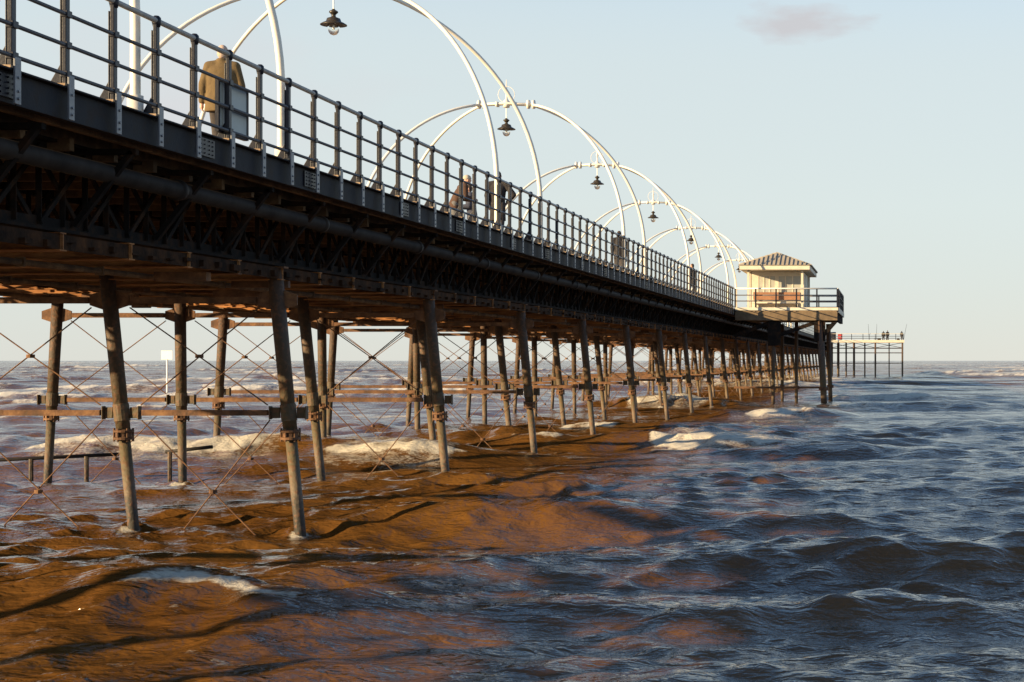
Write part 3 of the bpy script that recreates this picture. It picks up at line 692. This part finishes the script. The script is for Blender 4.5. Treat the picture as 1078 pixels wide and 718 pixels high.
# ------------------------------------------------------------ shelter platform
PY0, PY1 = 105.6, 118.0
def pf(xp, Z=PY0): return (xp - 936) / F * Z
pl = empty('shelter_platform', (-6.3, PY0, 0), 0, 'timber platform jutting from the pier with the shelter on it, propped on braced legs', 'platform')
def X(x): return x + 6.3
xr = -3.2; xl = -9.5
m = MB(); m.box(X(xl), X(xr), 0, PY1 - PY0, CZ + 3.02, CZ + 3.16); m.build('deck_board', 'timber', pl)
m = MB(); m.box(X(xl), X(xr) + 0.05, -0.1, -0.003, CZ + 3.08, CZ + 3.26); m.box(X(xr) + 0.003, X(xr) + 0.1, 0, PY1 - PY0, CZ + 2.95, CZ + 3.26); m.build('kerb', 'cream', pl)
m = MB(); m.box(X(xl), X(xr), -0.06, 0.25, CZ + 2.47, CZ + 3.015)
for y in np.arange(0.9, 12.2, 0.85): m.box(X(xl), X(xr), y, y + 0.15, CZ + 2.6, CZ + 3.015)
m.build('edge_beam', 'brown_beam', pl)
m = MB(); m.box(X(xr) - 0.2, X(xr), 0.26, PY1 - PY0, CZ + 2.5, CZ + 3.015); m.build('edge_beam', 'girder', pl)
for (xt, xb, r, yy) in ((-7.15, -7.2, 0.12, 0.3), (-4.28, -3.95, 0.22, 0.3), (-6.0, -6.0, 0.12, 5.0), (-4.1, -3.9, 0.16, 9.6), (-7.2, -7.2, 0.12, 9.6)):
    m = MB(); m.tube([(X(xt), yy, CZ + 2.45), (X(xb), yy, -1.5)], [r, r * 0.85], 14)
    lo = m.build('leg', 'pile', pl, smooth=True)
    m = MB(); m.tube([(X(xb - (xb - xt) * .3), yy, 0.9), (X(xb - (xb - xt) * .27), yy, 1.1)], r * 1.4, 12); m.build('collar', 'rust', lo)
m = MB()
m.bar((X(-4.3), 0.3, CZ + 1.3), (X(-3.25), 0.3, CZ + 2.5), 0.26, 0.24, (0, 1, 0)); m.build('raking_strut', 'girder', pl)
m = MB(); m.bar((X(-4.4), 0.3, CZ + 2.4), (X(-7.0), 0.3, CZ + 1.5), 0.24, 0.2, (0, 1, 0)); m.build('raking_strut', 'girder', pl)
m = MB(); m.bar((X(-7.2), 0.3, CZ + 2.4), (X(-9.6), 0.3, CZ + 1.5), 0.24, 0.2, (0, 1, 0)); m.build('raking_strut', 'girder', pl)
m = MB(); m.box(X(-7.5), X(-6.7), 0.1, 0.5, CZ + 0.9, CZ + 2.44); m.build('post_block', 'girder', pl)
m = MB(); m.box(X(-4.65), X(-3.95), 0.12, 0.5, CZ + 1.2, CZ + 2.44); m.build('post_block', 'girder', pl)
m = MB(); m.box(X(-9.6), X(-4.0), 0.22, 0.38, CZ - 1.75, CZ - 1.62); m.build('tie_bar', 'rust', pl)
# platform railing
pr = empty('railing', (-6.3, PY0, 0), 0, 'railing round the shelter platform with a pale sunlit top rail', 'railing')
def prun(a, b, n):
    a = Vector(a); b = Vector(b)
    for i in range(n + 1):
        p = a.lerp(b, i / n); m = MB(); m.box(p.x - 0.045, p.x + 0.045, p.y - 0.05, p.y + 0.05, CZ + 3.0, CZ + 4.42); m.build('post', 'post', pr)
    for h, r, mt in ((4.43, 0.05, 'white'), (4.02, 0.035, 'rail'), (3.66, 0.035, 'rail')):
        m = MB(); m.tube([a + Vector((0, 0, CZ + h)), b + Vector((0, 0, CZ + h))], r, 8); m.build('rail', mt, pr, smooth=True)
prun((X(-9.5), -0.02, 0), (X(-3.2), -0.02, 0), 5)
prun((X(-3.17), 0.1, 0), (X(-3.17), PY1 - PY0, 0), 8)
prun((X(-9.5), PY1 - PY0, 0), (X(-3.3), PY1 - PY0, 0), 4)
for i in range(2): pass
# dark boards closing the right side of the platform
# shelter
D_ = 4.4
sh = empty('shelter', (pf(815), PY0 + 1.0 + D_, CZ + 3.16), 0, 'cream timber shelter with a hipped grey roof and orange brown bench', 'shelter')
W_ = 1.68; YP = -D_ + 1.5
for s in (-1, 1):
    for yy in (-D_, -D_ + 2.9, D_ - 2.9, D_):
        m = MB(); m.box(s * W_ - .07, s * W_ + .07, yy - .07, yy + .07, 0, 2.45); m.build('post', 'cream', sh)
def cross_wall(y, sg):
    m = MB(); m.box(-W_ + .08, W_ - .08, y - .03, y + .03, 0.0, 1.05); m.box(-W_ + .08, W_ - .08, y - .03, y + .03, 2.15, 2.44)
    for a, b_ in ((-W_ + .08, -1.15), (-0.12, 0.12), (1.5, W_ - .08)): m.box(a, b_, y - .028, y + .028, 1.05, 2.15)
    m.build('cross_wall', 'cream', sh)
    for a in (-0.82, -0.45, 0.55, 1.0):
        m = MB(); m.box(a - .04, a + .04, y - .04, y + .04, 1.05, 2.15); m.build('mullion', 'cream', sh)
    m = MB(); m.box(-1.15, -0.12, y - .006, y + .006, 1.05, 2.15); m.build('window_pane', 'pale_pane', sh)
    m = MB(); m.box(0.12, 1.5, y - .006, y + .006, 1.05, 2.15); m.build('window_pane', 'pale_pane', sh)
    m = MB(); m.box(-W_ + .2, W_ - .2, y + sg * .10 - .03, y + sg * .10 + .03, 0.66, 1.14); m.build('backrest', 'bench', sh)
    m = MB(); m.box(-W_ + .2, W_ - .2, min(y + sg * .14, y + sg * .6), max(y + sg * .14, y + sg * .6), 0.42, 0.48); m.build('seat', 'cream', sh)
    for q in (-1.3, 0, 1.3):
        m = MB(); m.box(q - .04, q + .04, min(y + sg * .15, y + sg * .5), max(y + sg * .15, y + sg * .5), 0, 0.417); m.build('seat_support', 'cream', sh)
cross_wall(YP, -1); cross_wall(-YP, 1)
for s in (-1, 1):
    m = MB(); m.box(s * W_ - .03, s * W_ + .03, YP, -YP, 0.0, 2.44); m.build('side_wall', 'cream', sh)
rw, rd, ze, za = W_ + 0.5, D_ + 0.55, 2.74, 3.62
m = MB(); m.box(-rw, rw, -rd, rd, 2.46, ze); m.build('eaves_board', 'cream', sh, bevel=0.02)
e = 0.08; hr = rd - 2.0
m = MB()
m.add([(-rw - e, -rd - e, ze + .003), (rw + e, -rd - e, ze + .003), (rw + e, rd + e, ze + .003), (-rw - e, rd + e, ze + .003), (0, -hr, za), (0, hr, za)],
      [(0, 1, 4), (1, 2, 5, 4), (2, 3, 5), (3, 0, 4, 5), (3, 2, 1, 0)])
for i in range(1, 16):
    x = -rw + 2 * rw * i / 16; q = 1 - abs(x) / (rw + e)
    for s in (-1, 1): m.bar((x, s * (rd + e), ze + .03), (x, s * (rd + e - (2.0 + e) * q), ze + .03 + (za - ze) * q), 0.05, 0.06)
for i in range(33):
    y = -rd + 2 * rd * i / 32; q = min(1, (rd - abs(y)) / 2.0)
    for s in (-1, 1): m.bar((s * (rw + e), y, ze + .03), (s * (rw + e) * (1 - q), y, ze + .03 + (za - ze) * q), 0.06, 0.09)
m.build('roof', 'roofm', sh)

# ------------------------------------------------------------ pier head at the far end
EY = 288.0
ep = empty('end_stage', (-3.5, EY, 0), 0, 'far pier head stage standing on thin dark legs at the end of the pier', 'pier head')
def E(xp): return (xp - 936) / F * EY + 3.5
m = MB(); m.box(E(868), E(951.5), 0, 7, CZ + 3.0, CZ + 3.2); m.build('deck_board', 'timber', ep)
m = MB(); m.box(E(868), E(952), -0.2, -0.003, CZ + 2.98, CZ + 3.42); m.build('kerb', 'cream', ep)
for xp in (871, 875, 882, 890, 898.8, 910, 921.5, 936, 950):
    for yy in (0.2, 3.4, 6.6):
        if yy < 1 and xp in (890, 910, 936): continue
        m = MB(); m.tube([(E(xp), yy, -1), (E(xp), yy, CZ + 3.0)], 0.15 if yy < 1 else 0.1, 8); m.build('leg', 'pile', ep)
for z in (2.0, 1.2, -0.55):
    for yy in (0.12, 6.5):
        m = MB(); m.box(E(870), E(951), yy, yy + 0.13, CZ + z, CZ + z + 0.12); m.build('tie_bar', 'edge_rust', ep)
xs = [875, 898.8, 921.5, 950]
for i in range(3):
    m = MB()
    m.bar((E(xs[i]), 0.2, CZ + 2.1), (E(xs[i + 1]), 0.2, CZ + 2.95), 0.08, 0.12, (0, 1, 0)); m.bar((E(xs[i]), 0.26, CZ + 2.95), (E(xs[i + 1]), 0.26, CZ + 2.1), 0.08, 0.12, (0, 1, 0))
    m.build('cross_brace', 'girder', ep)
er = empty('railing', (-3.5, EY, 0), 0, 'thin pale topped railing along the far pier head', 'railing')
for xp in (878, 886, 896.5, 908.5, 915, 921.5, 934, 943, 951):
    m = MB(); m.box(E(xp) - .05, E(xp) + .05, -0.05, 0.05, CZ + 3.2, CZ + 4.45); m.build('post', 'post', er)
for h, mt in ((4.45, 'cream'), (4.05, 'rail'), (3.7, 'rail')):
    m = MB(); m.tube([(E(870), 0, CZ + h), (E(951), 0, CZ + h)], 0.05, 6); m.build('rail', mt, er)
rb = empty('lifebuoy_cabinet', (-3.5 + E(884.3), EY + 0.5, CZ + 3.2), 0, 'bright red cabinet by the railing at the inner end of the far pier head', 'lifebuoy cabinet')
m = MB(); m.box(-0.38, 0.38, -.15, .15, 0.3, 1.22); m.build('box', 'red', rb, bevel=0.03)
m = MB(); m.box(-0.3, 0.3, -.19, -.153, 0.66, 0.8); m.build('label_panel', 'foamw', rb)
m = MB(); m.box(-.07, .07, -.05, .05, 0, 0.297); m.build('post', 'red', rb)
ht = empty('storage_hut', (-3.5 + E(873.5), EY + 0.8, CZ + 3.2), 0, 'low dark green hut with a rounded roof where the pier meets the far pier head', 'hut')
m = MB(); m.box(-0.9, 0.9, -.6, .8, 0, 0.95); m.build('wall', 'navy_coat', ht)
m = MB(); m.tube([(-1.0, 0.1, .85), (1.0, 0.1, .85)], 0.72, 16); m.build('roof', 'navy_coat', ht, smooth=True)

# ------------------------------------------------------------ marker board and low rail in the sea
mk = empty('marker_post', (-(936 - 176) / F * 137, 137, 0), 0, 'white square marker board on a thin pole standing in the sea behind the piles', 'marker')
m = MB(); m.tube([(0, 0, -1), (0, 0, 3.3)], 0.07, 10); m.build('pole', 'foamw', mk)
m = MB(); m.box(-.44, .44, -.1, -.072, 2.82, 3.52); m.build('board', 'foamw', mk)
lr = empty('outfall_rail', (-20.5, 41, 0), 0, 'low grey pipe rail on short stubs just above the waves at the left edge', 'pipe rail')
m = MB(); m.tube([(-2.8, -0.7, 0.30), (-0.4, 0.0, 0.38), (1.8, 0.5, 0.47)], 0.045, 10); m.build('rail', 'pipe', lr, smooth=True)
m = MB(); m.tube([(2.9, 0.6, 0.52), (4.0, 0.7, 0.64)], 0.045, 10); m.build('rail', 'pipe', lr, smooth=True)
for x, y, z in ((-2.3, -.55, .31), (-0.1, 0.05, .38), (1.1, .33, .43), (3.0, .6, .52)):
    m = MB(); m.tube([(x, y, -0.8), (x, y, z)], 0.055, 8); m.build('stub', 'pile', lr)

# ------------------------------------------------------------ people
def cap(m, pts, rs, n=12):
    for a, b_, ra, rb_ in zip(pts[:-1], pts[1:], rs[:-1], rs[1:]):
        m.tube([a, b_], [ra, rb_], n); m.ell(a, (ra,) * 3, n, 8); m.ell(b_, (rb_,) * 3, n, 8)
def remesh(o, v):
    md = o.modifiers.new('remesh', 'REMESH'); md.mode = 'VOXEL'; md.voxel_size = v; md.use_smooth_shade = True
    s = o.modifiers.new('smooth', 'SMOOTH'); s.factor = 0.5; s.iterations = 3
def person(loc, rz, label, coat, trousers, hair, lean=0.0, stride=0.16, armL=None, armR=None, hem=0.80, head_turn=0.0, scale=1.0, group='people on the pier', hat=False, fine=True, bulk=1.0):
    root = empty('person', loc, rz, label, 'person', group); root.scale = (scale,) * 3
    def ln(p):                      # lean forward from the hips (+y is forward)
        x, y, z = p
        if z > 0.95: y += (z - 0.95) * math.tan(lean); z -= (z - 0.95) * (1 - math.cos(lean))
        return (x, y, z)
    sw = 0.19
    sl = ln((-sw, 0, 1.42)); sr = ln((sw, 0, 1.42))
    aL = armL or [(-0.27, -0.03, 1.14), (-0.25, 0.10, 0.90)]; aR = armR or [(0.27, -0.03, 1.14), (0.25, 0.10, 0.90)]
    aL = [ln(p) for p in aL]; aR = [ln(p) for p in aR]
    feet = [(-0.09, stride, 0.08), (0.10, -stride, 0.08)]; knees = [(-0.10, stride * .62 + 0.03, 0.50), (0.10, -stride * .35 + .02, 0.50)]
    hips = [(-0.09, 0, 0.92), (0.09, 0, 0.92)]
    hc = ln((0, 0.02, 1.64))
    # body: one continuous skin
    m = MB()
    m.rings([(*ln((0, 0, 0.88))[:2], 0.88, .15, .10), (*ln((0, 0, 1.05))[:2], 1.05, .14, .10), (*ln((0, 0, 1.25))[:2], 1.25, .155, .11), (*ln((0, 0, 1.42))[:2], 1.40, .16, .09)], 14)
    cap(m, [ln((0, 0, 1.40)), ln((0, 0.005, 1.56))], [0.06, 0.055])
    m.ell(hc, (0.076, 0.095, 0.118), 16, 12)
    m.ell((hc[0], hc[1] + 0.03, hc[2] - 0.07), (0.055, 0.06, 0.05), 12, 8)                   # jaw
    m.ell((hc[0], hc[1] + 0.098, hc[2] - 0.015), (0.013, 0.02, 0.024), 8, 6)                 # nose
    m.ell((hc[0], hc[1] + 0.086, hc[2] - 0.062), (0.022, 0.012, 0.008), 8, 6)                # lips
    for s in (-1, 1): m.ell((hc[0] + s * 0.078, hc[1] - 0.005, hc[2] - 0.01), (0.012, 0.02, 0.032), 8, 6)
    for s_, a in ((sl, aL), (sr, aR)):
        cap(m, [s_, a[0], a[1]], [0.05, 0.04, 0.028])
        d = (Vector(a[1]) - Vector(a[0])).normalized(); p = Vector(a[1])
        side = Vector((1, 0, 0)) if s_ is sl else Vector((-1, 0, 0))
        fw = d.cross(side).normalized()
        palm = p + d * 0.055
        cap(m, [p + d * 0.01, palm + d * 0.03], [0.026, 0.033])
        for k, (off, ln_) in enumerate(((-0.026, 0.058), (-0.009, 0.07), (0.009, 0.066), (0.026, 0.05))):
            q = palm + d * 0.03 + fw * off; cap(m, [q, q + d * ln_ * .5 + side * .006, q + d * ln_ + side * 0.024], [0.0095, 0.009, 0.0075], 8)
        q = palm - fw * 0.03 - d * .02; cap(m, [q, q - fw * 0.022 + d * 0.03, q - fw * 0.022 + d * 0.058 + side * .01], [0.012, 0.0105, 0.009], 8)
    for h, k, f in zip(hips, knees, feet): cap(m, [h, k, f], [0.08, 0.052, 0.038])
    o = m.build('body', 'skin', root); remesh(o, 0.009 if fine else 0.016)
    for s in (-1, 1):
        m = MB(); m.ell((hc[0] + s * 0.03, hc[1] + 0.084, hc[2] + 0.005), (0.013, 0.008, 0.009), 8, 6); m.build('eye', 'foamw', root)
    # coat
    m = MB()
    R_ = [(0.0, hem, .205, .150), (0.0, hem + .12, .200, .145), (0.0, 1.05, .185, .135), (0.0, 1.22, .205, .145), (0, 1.36, .215, .135), (0, 1.44, .17, .105), (0, 1.50, .085, .08)]
    m.rings([(ln((0, 0, z))[0], ln((0, 0, z))[1], ln((0, 0, z))[2], rx * (bulk if z < 1.42 else 1), ry) for _, z, rx, ry in R_], 20)
    for s_, a in ((sl, aL), (sr, aR)):
        cap(m, [ln((0, -0.01, 1.47)), s_], [0.07, 0.088])
        cap(m, [s_, a[0], Vector(a[0]).lerp(Vector(a[1]), 0.95)], [0.085, 0.068, 0.055])
    m.rings([(*ln((0, 0, 1.46))[:2], ln((0, 0, 1.46))[2], .09, .085), (*ln((0, -.01, 1.56))[:2], ln((0, 0, 1.55))[2], .082, .082)], 14)
    o = m.build('coat', coat, root); remesh(o, 0.014)
    # trousers, shoes
    m = MB()
    for h, k, f in zip(hips, knees, feet): cap(m, [h, k, (f[0], f[1], f[2] + 0.04)], [0.115, 0.085, 0.068])
    o = m.build('trousers', trousers, root); remesh(o, 0.016)
    for f in feet:
        m = MB(); m.ell((f[0], f[1] + 0.05, 0.05), (0.05, 0.14, 0.05), 12, 8); m.build('shoe', 'shoe', root, smooth=True)
    m = MB()
    if hat:
        m.ell((hc[0], hc[1] - 0.005, hc[2] + 0.05), (0.092, 0.11, 0.09), 14, 10); m.ell((hc[0], hc[1], hc[2] + 0.035), (0.10, 0.118, 0.028), 14, 8)
        o = m.build('hat', hair, root); remesh(o, 0.012)
    else:
        m.ell((hc[0], hc[1] - 0.022, hc[2] + 0.02), (0.083, 0.09, 0.105), 14, 10); m.ell((hc[0], hc[1] - 0.05, hc[2] - 0.03), (0.07, 0.055, 0.07), 12, 8)
        o = m.build('hair', hair, root); remesh(o, 0.012)
    return root
DZ = DK - 0.03
def at(xp, l): return (-l, F * l / (936 - xp), DZ)
person(at(233, 10.4), 0.1, 'person in an olive brown coat with thin grey hair, seen from behind', 'olive_coat', 'dark_trousers', 'grey_hair', lean=0.10, scale=1.02, hem=0.72,
       bulk=1.2, armL=[(-0.27, -0.02, 1.14), (-0.29, 0.02, 0.88)], armR=[(0.28, 0.02, 1.13), (0.28, 0.14, 0.92)])
person(at(478, 11.3), -1.0, 'person in a brown coat and pale hat leaning towards a companion behind the railing', 'brown_coat', 'grey_trousers', 'pale_hat', lean=0.45, stride=0.1, hat=True,
       armL=[(-0.22, 0.15, 1.12), (-0.12, 0.42, 1.08)], armR=[(0.22, 0.15, 1.12), (0.12, 0.42, 1.08)])
person(at(497, 11.6), 1.9, 'person in a navy coat facing the camera side with hands held out in front', 'navy_coat', 'grey_trousers', 'dark_hair', lean=0.12, stride=0.06,
       armL=[(-0.24, 0.08, 1.14), (-0.13, 0.36, 1.12)], armR=[(0.24, 0.08, 1.14), (0.13, 0.36, 1.12)])
person(at(524, 10.25), 0.0, 'tall person in a long black coat behind a white arch leg with one elbow out', 'black_coat', 'dark_trousers', 'dark_hair', lean=0.05, scale=1.04, hem=0.50,
       armR=[(0.40, 0.0, 1.16), (0.22, 0.12, 0.98)])
fp = person((-10.2, 64.6, DZ), 0.2, 'nearer of two small distant people in black standing by the railing', 'black_coat', 'dark_trousers', 'dark_hair', fine=False, hem=0.7)
def pcopy(loc, rz, label, s=1.0, coat=None, group='people on the pier'):
    c = copy_tree(fp); c.location = loc; c.rotation_euler.z = rz; c.scale = (s,) * 3; tag(c, label, 'person', group)
    return c
pcopy((-10.4, 66.6, DZ), 2.6, 'small distant person in black standing by the railing, farther of two')
pcopy((-9.95, 86.5, DZ), 1.2, 'tiny person at the railing a little before the shelter')
ED = CZ + 3.2
g_ = 'people on the far pier head'
pcopy((-3.5 + E(930), EY + 1.0, ED), 0.2, 'left one of two dark figures standing close together on the far pier head', group=g_)
pcopy((-3.5 + E(934.3), EY + 1.2, ED), 0.4, 'right one of two dark figures standing close together on the far pier head', 1.05, group=g_)
pcopy((-3.5 + E(949.3), EY + 1.0, ED), -0.6, 'dark figure standing alone at the outer corner of the far pier head', group=g_)
for i, (xp, lb) in enumerate(((921.3, 'small dark folding stool on the far pier head left of the fishing box'), (925.5, 'small dark fishing box on the far pier head beside the two standing figures'), (945.6, 'small dark bag at the feet of the lone figure on the far pier head'))):
    s = empty(['stool', 'fishing_box', 'bag'][i], (-3.5 + E(xp), EY + 0.7, ED), 0, lb, ['stool', 'fishing box', 'bag'][i])
    m = MB()
    if i == 0:
        m.box(-.25, .25, -.2, .2, .45, .5); m.build('seat', 'black_coat', s); m = MB()
        for a in (-1, 1): m.bar((a * .22, -.15, 0), (-a * .22, -.15, .45), .04, .04); m.bar((a * .22, .15, 0), (-a * .22, .15, .45), .04, .04)
        m.build('leg', 'girder', s)
    elif i == 1:
        m.box(-.3, .3, -.2, .2, 0, .4); m.build('box', 'brown_coat', s, bevel=.02); m = MB(); m.box(-.31, .31, -.21, .21, .402, .5); m.build('lid', 'black_coat', s, bevel=.02)
    else:
        m.ell((0, 0, .22), (.3, .2, .24), 14, 10); m.build('pouch', 'black_coat', s, smooth=True); m = MB(); m.tube([(.12 * math.cos(t), 0, .42 + .14 * math.sin(t)) for t in np.linspace(0, PI, 9)], .02, 6); m.build('handle', 'black_coat', s)
for xp, dx, lb in ((915, -0.15, 'thin upright fishing rod left of the stool on the far pier head'), (922.5, 0.1, 'thin upright fishing rod behind the stool on the far pier head'), (953, 0.55, 'thin fishing rod leaning outwards past the outer corner of the far pier head')):
    s = empty('fishing_rod', (-3.5 + E(xp) - (0.3 if xp > 950 else 0), EY - 0.05, ED + 0.2), 0, lb, 'fishing rod', 'fishing rods on the far pier head')
    m = MB(); m.tube([(0, 0, 0), (dx, -0.4, 2.7)], [0.035, 0.02], 6); m.build('blank', 'girder', s)
    m = MB(); m.tube([(-.05, -.02, .3), (.05, -.12, .3)], 0.06, 8); m.build('reel', 'girder', s)
